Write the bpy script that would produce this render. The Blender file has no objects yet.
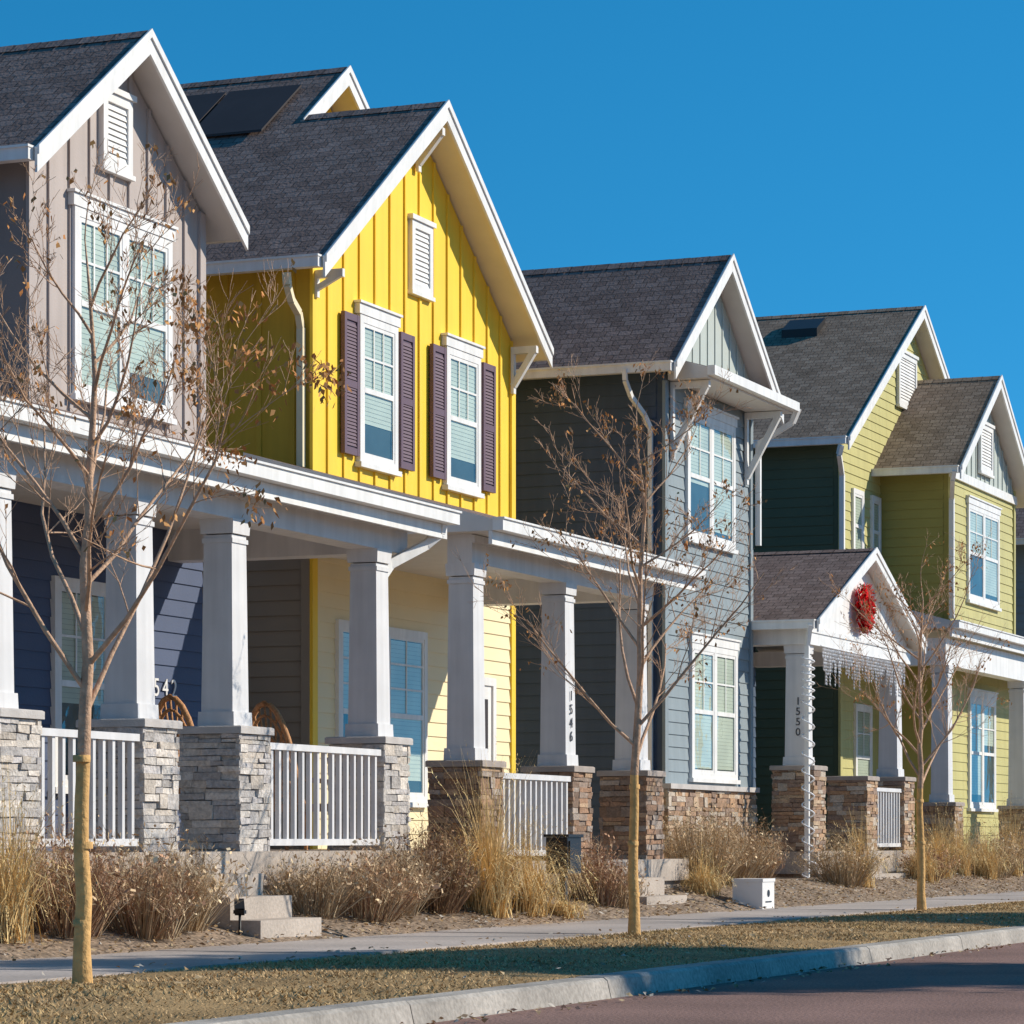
import bpy, math, random
from mathutils import Vector, Matrix, noise
S=bpy.context.scene
COL=S.collection
WO={}
# ------------------------------------------------------------------ materials
def nodes(name):
    m=bpy.data.materials.new(name); m.use_nodes=True
    nt=m.node_tree; return m,nt,nt.nodes['Principled BSDF']
def paint(name,col,rough=.55,var=.10,scale=2.5,bump=.15,bscale=60,attr=False,spec=.3,streak=.0,fine=.0):
    m,nt,p=nodes(name); N=nt.nodes; L=nt.links
    tc=N.new('ShaderNodeTexCoord'); n=N.new('ShaderNodeTexNoise'); n.inputs['Scale'].default_value=scale; n.inputs['Detail'].default_value=6
    L.new(tc.outputs['Object'],n.inputs['Vector'])
    r=N.new('ShaderNodeMapRange'); r.inputs['From Min'].default_value=.3; r.inputs['From Max'].default_value=.7
    r.inputs['To Min'].default_value=1-var; r.inputs['To Max'].default_value=1+var
    L.new(n.outputs['Fac'],r.inputs['Value'])
    mul=N.new('ShaderNodeVectorMath'); mul.operation='SCALE'
    if attr:
        a=N.new('ShaderNodeVertexColor'); a.layer_name='Col'; L.new(a.outputs['Color'],mul.inputs[0])
    else: mul.inputs[0].default_value=col[:3]
    L.new(r.outputs['Result'],mul.inputs['Scale'])
    out=mul.outputs['Vector']
    if streak>0:
        mp=N.new('ShaderNodeMapping'); mp.inputs['Scale'].default_value=(9,9,.7); L.new(tc.outputs['Object'],mp.inputs['Vector'])
        n3=N.new('ShaderNodeTexNoise'); n3.inputs['Scale'].default_value=1; n3.inputs['Detail'].default_value=5; L.new(mp.outputs['Vector'],n3.inputs['Vector'])
        r3=N.new('ShaderNodeMapRange'); r3.inputs['From Min'].default_value=.35; r3.inputs['From Max'].default_value=.65
        r3.inputs['To Min'].default_value=1-streak; r3.inputs['To Max'].default_value=1+streak*.4
        L.new(n3.outputs['Fac'],r3.inputs['Value'])
        m3=N.new('ShaderNodeVectorMath'); m3.operation='SCALE'; L.new(out,m3.inputs[0]); L.new(r3.outputs['Result'],m3.inputs['Scale']); out=m3.outputs['Vector']
    if fine>0:
        n4=N.new('ShaderNodeTexNoise'); n4.inputs['Scale'].default_value=bscale; n4.inputs['Detail'].default_value=3; L.new(tc.outputs['Object'],n4.inputs['Vector'])
        r4=N.new('ShaderNodeMapRange'); r4.inputs['From Min'].default_value=.3; r4.inputs['From Max'].default_value=.7
        r4.inputs['To Min'].default_value=1-fine; r4.inputs['To Max'].default_value=1+fine
        L.new(n4.outputs['Fac'],r4.inputs['Value'])
        m4=N.new('ShaderNodeVectorMath'); m4.operation='SCALE'; L.new(out,m4.inputs[0]); L.new(r4.outputs['Result'],m4.inputs['Scale']); out=m4.outputs['Vector']
    L.new(out,p.inputs['Base Color'])
    p.inputs['Roughness'].default_value=rough; p.inputs['Specular IOR Level'].default_value=spec
    if bump>0:
        n2=N.new('ShaderNodeTexNoise'); n2.inputs['Scale'].default_value=bscale; n2.inputs['Detail'].default_value=4; L.new(tc.outputs['Object'],n2.inputs['Vector'])
        b=N.new('ShaderNodeBump'); b.inputs['Strength'].default_value=bump; b.inputs['Distance'].default_value=.02
        L.new(n2.outputs['Fac'],b.inputs['Height']); L.new(b.outputs['Normal'],p.inputs['Normal'])
    return m
def shingle(name,c1,c2,mort):
    m,nt,p=nodes(name); N=nt.nodes; L=nt.links
    uv=N.new('ShaderNodeUVMap'); uv.uv_map='UVMap'
    br=N.new('ShaderNodeTexBrick'); br.inputs['Scale'].default_value=1; br.inputs['Brick Width'].default_value=.19; br.inputs['Row Height'].default_value=.14
    br.inputs['Mortar Size'].default_value=.009; br.inputs['Color1'].default_value=(*c1,1); br.inputs['Color2'].default_value=(*c2,1); br.inputs['Mortar'].default_value=(*mort,1); br.offset=.37; br.inputs['Bias'].default_value=-.1
    L.new(uv.outputs['UV'],br.inputs['Vector'])
    n=N.new('ShaderNodeTexNoise'); n.inputs['Scale'].default_value=1.6; n.inputs['Detail'].default_value=9; n.inputs['Roughness'].default_value=.8; L.new(uv.outputs['UV'],n.inputs['Vector'])
    r=N.new('ShaderNodeMapRange'); r.inputs['From Min'].default_value=.3; r.inputs['From Max'].default_value=.7; r.inputs['To Min'].default_value=.62; r.inputs['To Max'].default_value=1.38
    L.new(n.outputs['Fac'],r.inputs['Value'])
    v=N.new('ShaderNodeVectorMath'); v.operation='SCALE'; L.new(br.outputs['Color'],v.inputs[0]); L.new(r.outputs['Result'],v.inputs['Scale']); L.new(v.outputs['Vector'],p.inputs['Base Color'])
    p.inputs['Roughness'].default_value=.9; p.inputs['Specular IOR Level'].default_value=.15
    n2=N.new('ShaderNodeTexNoise'); n2.inputs['Scale'].default_value=25; L.new(uv.outputs['UV'],n2.inputs['Vector'])
    ad=N.new('ShaderNodeMath'); ad.operation='MULTIPLY_ADD'; L.new(br.outputs['Fac'],ad.inputs[0]); ad.inputs[1].default_value=-1; L.new(n2.outputs['Fac'],ad.inputs[2])
    b=N.new('ShaderNodeBump'); b.inputs['Strength'].default_value=.4; b.inputs['Distance'].default_value=.02; L.new(ad.outputs[0],b.inputs['Height']); L.new(b.outputs['Normal'],p.inputs['Normal'])
    return m
def glassmat():
    m=bpy.data.materials.new('window_glass'); m.use_nodes=True; nt=m.node_tree; N=nt.nodes; L=nt.links
    N.remove(N['Principled BSDF']); o=N['Material Output']
    t=N.new('ShaderNodeBsdfTransparent'); t.inputs['Color'].default_value=(.86,.92,.89,1)
    g=N.new('ShaderNodeBsdfGlossy'); g.inputs['Roughness'].default_value=.02; g.inputs['Color'].default_value=(.95,1,1,1)
    tc=N.new('ShaderNodeTexCoord'); n=N.new('ShaderNodeTexNoise'); n.inputs['Scale'].default_value=1.6; L.new(tc.outputs['Object'],n.inputs['Vector'])
    b=N.new('ShaderNodeBump'); b.inputs['Strength'].default_value=.3; b.inputs['Distance'].default_value=.05; L.new(n.outputs['Fac'],b.inputs['Height']); L.new(b.outputs['Normal'],g.inputs['Normal'])
    lw=N.new('ShaderNodeLayerWeight'); lw.inputs['Blend'].default_value=.5
    pw=N.new('ShaderNodeMath'); pw.operation='POWER'; pw.inputs[1].default_value=2.5; L.new(lw.outputs['Facing'],pw.inputs[0])
    a=N.new('ShaderNodeMath'); a.operation='MULTIPLY_ADD'; a.inputs[1].default_value=.45; a.inputs[2].default_value=.04; L.new(pw.outputs[0],a.inputs[0])
    mx=N.new('ShaderNodeMixShader'); L.new(a.outputs[0],mx.inputs[0]); L.new(t.outputs[0],mx.inputs[1]); L.new(g.outputs[0],mx.inputs[2]); L.new(mx.outputs[0],o.inputs['Surface'])
    return m
M={}
M['white']=paint('white_trim_paint',(.82,.80,.77),.45,.05,3,.05,40,streak=.09)
M['soffit']=paint('soffit_paint',(.68,.64,.60),.6,.05,3,.05,40)
M['creamsoffit']=paint('cream_soffit_paint',(.80,.70,.48),.6,.05,3,.05,40)
M['colpaint']=paint('column_paint',(.71,.69,.68),.5,.05,3,.05,40,streak=.09)
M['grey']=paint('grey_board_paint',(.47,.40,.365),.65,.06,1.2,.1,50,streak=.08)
M['greyshade']=paint('grey_board_shaded',(.29,.26,.25),.65,.06,1.2,.1,50)  # grey boards darkened for the side walls: shade put into the colour
M['navy']=paint('navy_siding_paint',(.08,.105,.18),.6,.08,1.2,.1,50)
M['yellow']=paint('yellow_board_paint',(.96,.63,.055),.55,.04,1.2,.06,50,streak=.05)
M['yellowshade']=paint('yellow_board_shaded',(.62,.40,.045),.6,.05,1.2,.06,50,streak=.08)  # yellow as it looks in shadow, painted onto the side wall
M['cream']=paint('cream_siding_paint',(.88,.74,.46),.6,.04,1.2,.06,50)
M['greylap']=paint('grey_green_siding_paint',(.29,.25,.20),.6,.06,1.2,.06,50)
M['blue']=paint('blue_grey_siding_paint',(.26,.305,.325),.6,.05,1.2,.06,50,streak=.08)
M['blueshade']=paint('blue_grey_siding_shaded',(.065,.095,.145),.6,.08,1.2,.06,50,streak=.08)  # dark copy of the blue siding; shade of side and recess is painted in
M['sage']=paint('pale_sage_board_paint',(.47,.51,.47),.6,.05,1.2,.06,50)
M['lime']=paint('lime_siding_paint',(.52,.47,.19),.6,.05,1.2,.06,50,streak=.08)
M['limeshade']=paint('lime_siding_shaded',(.34,.30,.085),.6,.05,1.2,.06,50)  # lime with the shade of the bay's side wall mixed into its colour
M['limedeepshade']=paint('lime_siding_deep_shade',(.085,.115,.07),.6,.06,1.2,.06,50)  # shadow tone of the lime house's main side wall, held in the colour
M['slate']=paint('slate_siding_paint',(.2,.24,.28),.6,.06,1.2,.06,50)
M['shutter']=paint('purple_shutter_paint',(.15,.095,.12),.5,.06,3,.05,50)
M['concrete']=paint('pale_concrete',(.46,.39,.33),.85,.18,1.5,.3,35,fine=.12,spec=.2)
M['kerb']=paint('kerb_concrete',(.37,.335,.295),.85,.32,1.2,.3,30,fine=.2,spec=.2)
M['walk']=paint('sidewalk_concrete',(.42,.365,.33),.85,.18,.8,.3,30,fine=.12,spec=.2)
M['asphalt']=paint('reddish_asphalt',(.23,.14,.115),.9,.22,.7,.5,45,fine=.3,spec=.2)
M['bed']=paint('mulch_soil',(.27,.20,.145),.95,.3,2.5,.9,22,fine=.5,spec=.1)
M['dryground']=paint('dry_ground',(.27,.19,.10),.95,.25,.4,.5,10,fine=.3,spec=.1)
M['lawn']=paint('dormant_lawn',(.34,.225,.11),.95,.35,.9,.8,60,fine=.4,spec=.1)
M['attr']=paint('tinted_plant',(1,1,1),.8,.14,1.5,0,20,attr=True,spec=.15)
M['stone']=paint('stacked_stone',(1,1,1),.85,.18,14,.8,35,attr=True,fine=.15,spec=.2)
M['cap']=paint('cast_stone_cap',(.52,.48,.45),.8,.12,5,.3,40)
M['darkcap']=paint('dark_stone_cap',(.38,.32,.28),.8,.12,5,.3,40)
M['bark']=paint('pale_brown_bark',(.54,.345,.225),.9,.25,18,.5,60)
M['wrap']=paint('tan_trunk_wrap',(.68,.40,.15),.85,.22,10,.5,40)
M['dark']=paint('dark_interior',(.06,.08,.08),.6,.3,1.5,0)
M['blind']=paint('window_blind',(.66,.66,.57),.6,.18,1.2,0)
M['black']=paint('black_metal',(.02,.02,.022),.4,.1,5,0)
M['digit']=paint('dark_grey_digit',(.07,.07,.08),.5,.1,5,0)
M['bluedoor']=paint('blue_door_paint',(.06,.12,.25),.45,.05,2,0)
M['panel']=paint('solar_glass',(.05,.043,.045),.6,.1,2,0,spec=.15)
M['wicker']=paint('brown_wicker',(.50,.25,.11),.7,.25,40,.5,90)
M['bulb']=paint('icicle_light_plastic',(.88,.88,.9),.3,.03,3,0)
M['boxwhite']=paint('white_plastic',(.80,.77,.74),.4,.04,3,0)
M['glass']=glassmat()
M['roofA']=shingle('charcoal_shingles',(.19,.135,.118),(.265,.20,.18),(.105,.078,.07))
M['roofB']=shingle('brown_grey_shingles',(.22,.162,.12),(.31,.24,.185),(.125,.092,.07))
# ------------------------------------------------------------------ builder
class B:
    def __init__(s): s.v=[];s.f=[];s.m=[];s.c=[];s.uv=[];s.sm=[]
    def face(s,p,m=0,c=(1,1,1),uv=None,sm=False):
        k=len(s.v); s.v+= [tuple(q) for q in p]; s.f.append(tuple(range(k,k+len(p)))); s.m.append(m); s.c.append(c); s.uv.append(uv); s.sm.append(sm)
    def hexa(s,a,b,m=0,c=(1,1,1)):
        s.face(a[::-1],m,c); s.face(b,m,c)
        for i in range(4):
            j=(i+1)%4; s.face([a[i],a[j],b[j],b[i]],m,c)
    def box(s,x0,x1,y0,y1,z0,z1,m=0,c=(1,1,1)):
        s.hexa([(x0,y0,z0),(x1,y0,z0),(x1,y1,z0),(x0,y1,z0)],[(x0,y0,z1),(x1,y0,z1),(x1,y1,z1),(x0,y1,z1)],m,c)
    def taper(s,x,y,z0,z1,h0,h1,m=0,c=(1,1,1)):
        q=lambda h,z:[(x-h,y-h,z),(x+h,y-h,z),(x+h,y+h,z),(x-h,y+h,z)]
        s.hexa(q(h0,z0),q(h1,z1),m,c)
    def bar(s,p,q,w,h,m=0,c=(1,1,1)):
        p=Vector(p);q=Vector(q);d=(q-p).normalized(); up=Vector((0,0,1))
        if abs(d.z)>.97: up=Vector((0,1,0))
        a=d.cross(up).normalized()*w/2; b=a.cross(d).normalized()*h/2
        s.hexa([p-a-b,p+a-b,p+a+b,p-a+b],[q-a-b,q+a-b,q+a+b,q-a+b],m,c)
    def chain(s,pts,rad,n=6,m=0,c=(1,1,1),mats=None,cap=True):
        rings=[]; pts=[Vector(p) for p in pts]
        ref=Vector((.3,.9,.1)).normalized()
        for i,p in enumerate(pts):
            d=(pts[min(i+1,len(pts)-1)]-pts[max(i-1,0)])
            if d.length<1e-6: d=Vector((0,0,1))
            d.normalize(); a=d.cross(ref)
            if a.length<.05: a=d.cross(Vector((1,0,0)))
            a.normalize(); b=d.cross(a)
            k=len(s.v)
            for j in range(n):
                t=2*math.pi*j/n; s.v.append(tuple(p+(a*math.cos(t)+b*math.sin(t))*rad[i]))
            rings.append(k)
        for i in range(len(rings)-1):
            for j in range(n):
                s.f.append((rings[i]+j,rings[i]+(j+1)%n,rings[i+1]+(j+1)%n,rings[i+1]+j)); s.m.append(mats[i] if mats else m); s.c.append(c); s.uv.append(None); s.sm.append(True)
        if cap:
            s.f.append(tuple(rings[-1]+j for j in range(n))); s.m.append(m); s.c.append(c); s.uv.append(None); s.sm.append(False)
def empty(name,loc,label=None,cat=None,group=None):
    o=bpy.data.objects.new(name,None); o.location=loc; o.empty_display_size=.3; COL.objects.link(o); WO[o.name]=Vector(loc)
    if label: o['label']=label
    if cat: o['category']=cat
    if group: o['group']=group
    return o
def mk(name,b,mats,parent=None,label=None,cat=None,group=None,kind=None,origin=None):
    me=bpy.data.meshes.new(name)
    xs=[v[0] for v in b.v]; ys=[v[1] for v in b.v]; zs=[v[2] for v in b.v]
    o=Vector(((min(xs)+max(xs))/2,(min(ys)+max(ys))/2,min(zs))) if origin is None else Vector(origin)
    me.from_pydata([(v[0]-o.x,v[1]-o.y,v[2]-o.z) for v in b.v],[],b.f)
    for k in mats: me.materials.append(M[k])
    me.polygons.foreach_set('material_index',b.m); me.polygons.foreach_set('use_smooth',b.sm)
    if any(c!=(1,1,1) for c in b.c):
        at=me.color_attributes.new('Col','FLOAT_COLOR','CORNER'); dat=[]
        for f,c in zip(b.f,b.c): dat+= [c[0],c[1],c[2],1.0]*len(f)
        at.data.foreach_set('color',dat)
    if any(u is not None for u in b.uv):
        l=me.uv_layers.new(name='UVMap'); dat=[]
        for f,u in zip(b.f,b.uv):
            if u is None: dat+= [0.,0.]*len(f)
            else:
                for q in u: dat+= [q[0],q[1]]
        l.data.foreach_set('uv',dat)
    me.update()
    ob=bpy.data.objects.new(name,me); COL.objects.link(ob); WO[ob.name]=o.copy()
    if parent is not None: ob.parent=parent; ob.location=o-WO[parent.name]
    else: ob.location=o
    for k,v in (('label',label),('category',cat),('group',group),('kind',kind)):
        if v: ob[k]=v
    return ob
# ------------------------------------------------------------------ house pieces
def lapF(b,x0,x1,y,z0,z1,m=0,e=.17,clip=None):
    z=z0
    while z<z1-.01:
        t=min(z+e,z1); a0,a1=(x0,x1)
        if clip:
            a0,a1=clip(t)
            if a1-a0<.05: break
        b.face([(a0,y-.02,z),(a1,y-.02,z),(a1,y-.004,t),(a0,y-.004,t)],m); b.face([(a0,y-.02,z),(a1,y-.02,z),(a1,y,z),(a0,y,z)],m); z=t
def lapS(b,x,y0,y1,z0,z1,m=0,e=.17):
    z=z0
    while z<z1-.01:
        t=min(z+e,z1)
        b.face([(x-.02,y0,z),(x-.02,y1,z),(x-.004,y1,t),(x-.004,y0,t)],m); b.face([(x-.02,y0,z),(x-.02,y1,z),(x,y1,z),(x,y0,z)],m); z=t
def gbody(b,x0,x1,y0,y1,z0,zl,zr,xc,zc,m=0,ms=None):
    ms=m if ms is None else ms
    F=[(x0,z0),(x1,z0),(x1,zr),(xc,zc),(x0,zl)]
    b.face([(x,y0,z) for x,z in F],m); b.face([(x,y1,z) for x,z in F][::-1],m)
    b.face([(x0,y0,z0),(x0,y0,zl),(x0,y1,zl),(x0,y1,z0)],ms); b.face([(x1,y0,z0),(x1,y1,z0),(x1,y1,zr),(x1,y0,zr)],ms)
def batten(b,x0,x1,y,z0,topf,sp=.4,m=0):
    n=int(round((x1-x0)/sp)); 
    for i in range(n+1):
        x=x0+(x1-x0)*i/n; x=min(max(x,x0+.05),x1-.05)
        b.box(x-.03,x+.03,y-.024,y,z0,topf(x)-.02,m)
def groof(par,xl,xr,xc,zc,sl,y0,y1,shm='roofA',sof='soffit',gutl=True,gutr=True,t=.13,bh=.22,label=None,bl=None):
    zl=zc-sl*(xc-xl); zr=zc-sl*(xr-xc); b=B()
    Ll=math.hypot(xc-xl,zc-zl); Lr=math.hypot(xr-xc,zc-zr)
    b.face([(xl,y0,zl),(xc,y0,zc),(xc,y1,zc),(xl,y1,zl)],0,uv=[(y0,0),(y0,Ll),(y1,Ll),(y1,0)])
    b.face([(xr,y0,zr),(xc,y0,zc),(xc,y1,zc),(xr,y1,zr)],0,uv=[(y0,0),(y0,Lr),(y1,Lr),(y1,0)])
    b.face([(xl,y0,zl-t),(xc,y0,zc-t),(xc,y1,zc-t),(xl,y1,zl-t)],1); b.face([(xr,y0,zr-t),(xc,y0,zc-t),(xc,y1,zc-t),(xr,y1,zr-t)],1)
    for y in (y0+.001,y1):
        b.face([(xl,y,zl-t),(xl,y,zl),(xc,y,zc),(xc,y,zc-t)],1); b.face([(xr,y,zr-t),(xr,y,zr),(xc,y,zc),(xc,y,zc-t)],1)
    b.face([(xl,y0,zl-t),(xl,y1,zl-t),(xl,y1,zl),(xl,y0,zl)],1); b.face([(xr,y0,zr-t),(xr,y1,zr-t),(xr,y1,zr),(xr,y0,zr)],1)
    n=int((y1-y0)/.3)
    for i in range(n):
        ya=y0+i*(y1-y0)/n; yb=ya+(y1-y0)/n; q=.13
        for sg in (-1,1):
            b.face([(xc,ya,zc+.018),(xc+sg*q,ya,zc+.018-q*sl),(xc+sg*q,yb,zc+.014-q*sl),(xc,yb,zc+.014)],0,uv=[(ya,0.02),(ya,.12),(yb,.12),(yb,0.02)])
    ro=mk('roof',b,[shm,sof],par,label=label)
    f=B()
    for (xe,ze) in ((xl,zl),(xr,zr)):
        sg=-1 if xe<xc else 1
        ex=xe+sg*.03; ez=ze-.03*sl
        if sg==-1 and bl is not None: ex=bl; ez=zc-sl*(xc-bl)
        for (ya,yb,hi,lo) in ((y0-.03,y0-.001,.012,-bh),(y0-.05,y0-.031,.03,-.055)):
            f.hexa([(ex,ya,ez+lo),(xc,ya,zc+lo),(xc,yb,zc+lo),(ex,yb,ez+lo)],[(ex,ya,ez+hi),(xc,ya,zc+hi),(xc,yb,zc+hi),(ex,yb,ez+hi)])
    mk('barge_board',f,['white'],ro)
    for on,xe,ze,sg in ((gutl,xl,zl,-1),(gutr,xr,zr,1)):
        if on:
            g=B(); a,c=sorted((xe+sg*.002,xe+sg*.11)); g.box(a,c,y0+.02,y1-.02,ze-.13,ze-.02); a,c=sorted((xe+sg*.002,xe+sg*.13)); g.box(a,c,y0+.01,y1-.01,ze-.02,ze+.003)
            mk('gutter',g,['white'],ro)
    return ro
def shed(par,x0,x1,yf,zf,yb,zb,shm='roofA',t=.12,name='porch_roof'):
    b=B(); L=math.hypot(yb-yf,zb-zf)
    b.face([(x0,yf,zf),(x1,yf,zf),(x1,yb,zb),(x0,yb,zb)],0,uv=[(x0,0),(x1,0),(x1,L),(x0,L)])
    b.face([(x0,yf,zf-t),(x1,yf,zf-t),(x1,yb,zf-t),(x0,yb,zf-t)],1)
    b.face([(x0,yf,zf-t),(x1,yf,zf-t),(x1,yf,zf),(x0,yf,zf)],1)
    for x in (x0,x1): b.face([(x,yf,zf-t),(x,yf,zf),(x,yb,zb),(x,yb,zf-t)],1)
    r=mk(name,b,[shm,'soffit'],par)
    g=B(); g.box(x0-.02,x1+.02,yf-.12,yf-.003,zf-.12,zf-.005); g.box(x0-.03,x1+.03,yf-.14,yf-.003,zf-.005,zf+.015); g.box(x0,x1,yf+.01,yf+.05,zf-.26,zf-.122)
    mk('gutter',g,['white'],r); return r
def window(par,x0,x1,z0,z1,yw,units=1,grid=(3,2),cap=True,blind=1.0,sill=True,lowgrid=False):
    t=.09; f=B(); y=yw
    f.box(x0,x0+t,y-.06,y,z0,z1); f.box(x1-t,x1,y-.06,y,z0,z1); f.box(x0+t,x1-t,y-.06,y,z1-t,z1); f.box(x0+t,x1-t,y-.06,y,z0,z0+t*.8)
    if sill: f.box(x0-.04,x1+.04,y-.09,y-.003,z0-.06,z0-.002)
    if cap:
        f.box(x0-.04,x1+.04,y-.072,y-.003,z1+.002,z1+.12); f.box(x0-.06,x1+.06,y-.095,y-.003,z1+.122,z1+.15)
    ix0=x0+t;ix1=x1-t;iz0=z0+t*.8;iz1=z1-t; w=(ix1-ix0)/units
    g=B(); bl=B(); dk=B()
    dk.box(ix0,ix1,y-.026,y,iz0,iz1)
    for u in range(units):
        a=ix0+u*w;c=a+w
        if u>0: f.box(a-.05,a+.05,y-.058,y,iz0,iz1)
        s=.045; aa=a+(.05 if u>0 else 0); cc=c-(.05 if u<units-1 else 0); zm=(iz0+iz1)/2
        for (p,q) in ((aa,aa+s),(cc-s,cc)): f.box(p,q,y-.053,y,iz0,iz1)
        f.box(aa+s,cc-s,y-.053,y,iz0,iz0+s); f.box(aa+s,cc-s,y-.053,y,iz1-s,iz1); f.box(aa+s,cc-s,y-.056,y,zm-.03,zm+.03)
        if grid:
            for (ga,gb) in (((zm+.03,iz1-s),)+(((iz0+s,zm-.03),) if lowgrid else ())):
                for i in range(1,grid[0]):
                    xx=aa+s+(cc-aa-2*s)*i/grid[0]; f.box(xx-.012,xx+.012,y-.052,y-.046,ga,gb)
                for i in range(1,grid[1]):
                    zz=ga+(gb-ga)*i/grid[1]; f.box(aa+s,cc-s,y-.0515,y-.046,zz-.012,zz+.012)
        g.face([(aa+s,y-.045,iz0+s),(cc-s,y-.045,iz0+s),(cc-s,y-.045,iz1-s),(aa+s,y-.045,iz1-s)])
        bf=blind[u] if isinstance(blind,(tuple,list)) else blind
        if bf>0:
            zz=iz1-s-.01; end=iz1-(iz1-iz0)*bf
            while zz>max(end,iz0+s+.02):
                bl.face([(aa+s+.01,y-.030,zz),(cc-s-.01,y-.030,zz),(cc-s-.01,y-.034,zz-.0485),(aa+s+.01,y-.034,zz-.0485)]); zz-=.05
    wo=mk('window',f,['white'],par); mk('window_pane',g,['glass'],wo); mk('window_interior',dk,['dark'],wo)
    if bl.f: mk('window_blind',bl,['blind'],wo)
    return wo
def shutter(par,x0,x1,z0,z1,y):
    b=B(); b.box(x0,x1,y-.03,y,z0,z1)
    b.box(x0,x0+.06,y-.05,y-.031,z0,z1); b.box(x1-.06,x1,y-.05,y-.031,z0,z1)
    for z in (z0,(z0+z1)/2-.04,z1-.08): b.box(x0+.06,x1-.06,y-.048,y-.031,z,z+.08)
    z=z0+.1
    while z<z1-.12:
        b.face([(x0+.06,y-.045,z),(x1-.06,y-.045,z),(x1-.06,y-.032,z+.038),(x0+.06,y-.032,z+.038)]); z+=.04
    mk('shutter',b,['shutter'],par)
def louvre(par,x0,x1,z0,z1,y,name='gable_vent'):
    b=B(); t=.09; b.box(x0,x0+t,y-.06,y,z0,z1); b.box(x1-t,x1,y-.06,y,z0,z1); b.box(x0+t,x1-t,y-.06,y,z0,z0+t); b.box(x0+t,x1-t,y-.06,y,z1-t,z1)
    b.box(x0-.04,x1+.04,y-.085,y-.003,z1+.002,z1+.06); b.box(x0-.03,x1+.03,y-.075,y-.003,z0-.05,z0-.002)
    b.box(x0+t,x1-t,y-.03,y,z0+t,z1-t)
    z=z0+t
    while z<z1-t-.03: b.face([(x0+t,y-.048,z),(x1-t,y-.048,z),(x1-t,y-.031,z+.058),(x0+t,y-.031,z+.058)]); z+=.06
    mk(name,b,['white'],par)
def door(par,x0,x1,z0,z1,y,mat='bluedoor'):
    b=B(); t=.1; b.box(x0,x0+t,y-.07,y,z0,z1); b.box(x1-t,x1,y-.07,y,z0,z1); b.box(x0+t,x1-t,y-.07,y,z1-t,z1); b.box(x0+t,x1-t,y-.09,y,z0,z0+.04)
    fr=mk('door_frame',b,['white'],par)
    d=B(); d.box(x0+t,x1-t,y-.045,y,z0+.04,z1-t); w=x1-x0-2*t
    for (a,c) in ((.12,.46),(.54,.88)):
        for (p,q) in ((.08,.42),): d.box(x0+t+a*w,x0+t+c*w,y-.056,y-.046,z0+.04+p*(z1-z0-t),z0+.04+q*(z1-z0-t))
    dd=mk('door',d,[mat],fr)
    g=B(); g.box(x0+t+.15*w,x0+t+.85*w,y-.052,y-.046,z0+.55*(z1-z0),z0+.88*(z1-z0)); mk('door_pane',g,['panel'],fr)
    h=B(); h.chain([(x1-t-.09,y-.05,z0+1.0),(x1-t-.09,y-.1,z0+1.0),(x1-t-.09,y-.12,z0+1.0)],[.012,.02,.03],8); mk('door_handle',h,['black'],fr)
def stones(b,x0,x1,y0,y1,z0,z1,cols,seed,sides='FLBR'):
    R=random.Random(seed); b.box(x0+.012,x1-.012,y0+.012,y1-.012,z0,z1-.005,0,tuple(c*.4 for c in cols[0]))
    J=lambda:R.uniform(-.006,.006)
    for s in sides:
        a0,e0=(x0,x1) if s in 'FB' else (y0,y1)
        z=z0
        while z<z1-.03:
            big=R.random()<.2; H=R.uniform(.10,.14) if big else R.uniform(.04,.075); H=min(H,z1-z)
            if z1-z-H<.03: H=z1-z
            a=a0
            while a<e0-.02:
                n=min(e0,a+(R.uniform(.12,.26) if big else R.uniform(.12,.36)))
                if e0-n<.07: n=e0
                parts=[(z,z+H)] if not(big and R.random()<.6) else [(z,z+H*.45),(z+H*.45,z+H)]
                for (za,zb) in parts:
                    p=R.uniform(.004,.032); c=R.choice(cols); v=R.uniform(.82,1.15); c=tuple(min(1,q*v) for q in c); g=.002
                    la=a+g-(p*.8 if a==a0 else 0); lb=n-g+(p*.8 if n==e0 else 0); zz0=za+g; zz1=zb-g
                    if s in 'FB':
                        yo,yi=(y0-p,y0+.02) if s=='F' else (y1+p,y1-.02)
                        o=[(la+J(),yo+J(),zz0+J()),(lb+J(),yo+J(),zz0+J()),(lb+J(),yo+J(),zz1+J()),(la+J(),yo+J(),zz1+J())]; i=[(la,yi,zz0),(lb,yi,zz0),(lb,yi,zz1),(la,yi,zz1)]
                    else:
                        xo,xi=(x0-p,x0+.02) if s=='L' else (x1+p,x1-.02)
                        o=[(xo+J(),la+J(),zz0+J()),(xo+J(),lb+J(),zz0+J()),(xo+J(),lb+J(),zz1+J()),(xo+J(),la+J(),zz1+J())]; i=[(xi,la,zz0),(xi,lb,zz0),(xi,lb,zz1),(xi,la,zz1)]
                    b.hexa(i,o,0,c)
                a=n
            z+=H
GREYST=[(.58,.53,.48),(.49,.45,.42),(.66,.59,.52),(.43,.40,.38),(.56,.49,.42),(.52,.48,.46)]
BRST=[(.37,.22,.14),(.29,.18,.12),(.46,.31,.20),(.22,.15,.11),(.38,.31,.26),(.31,.23,.18)]
BRST3=[(.45,.28,.17),(.36,.23,.15),(.50,.36,.24),(.30,.21,.16),(.50,.42,.34)]
def pier(par,x,y,z0,z1,h,cols,seed,cap='cap',label=None):
    b=B(); stones(b,x-h,x+h,y-h,y+h,z0,z1-.07,cols,seed); p=mk('stone_pier',b,['stone'],par,label=label)
    c=B(); c.box(x-h-.045,x+h+.045,y-h-.045,y+h+.045,z1-.068,z1-.01); c.taper(x,y,z1-.01,z1,h+.045,h+.03); mk('pier_cap',c,[cap],p)
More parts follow.
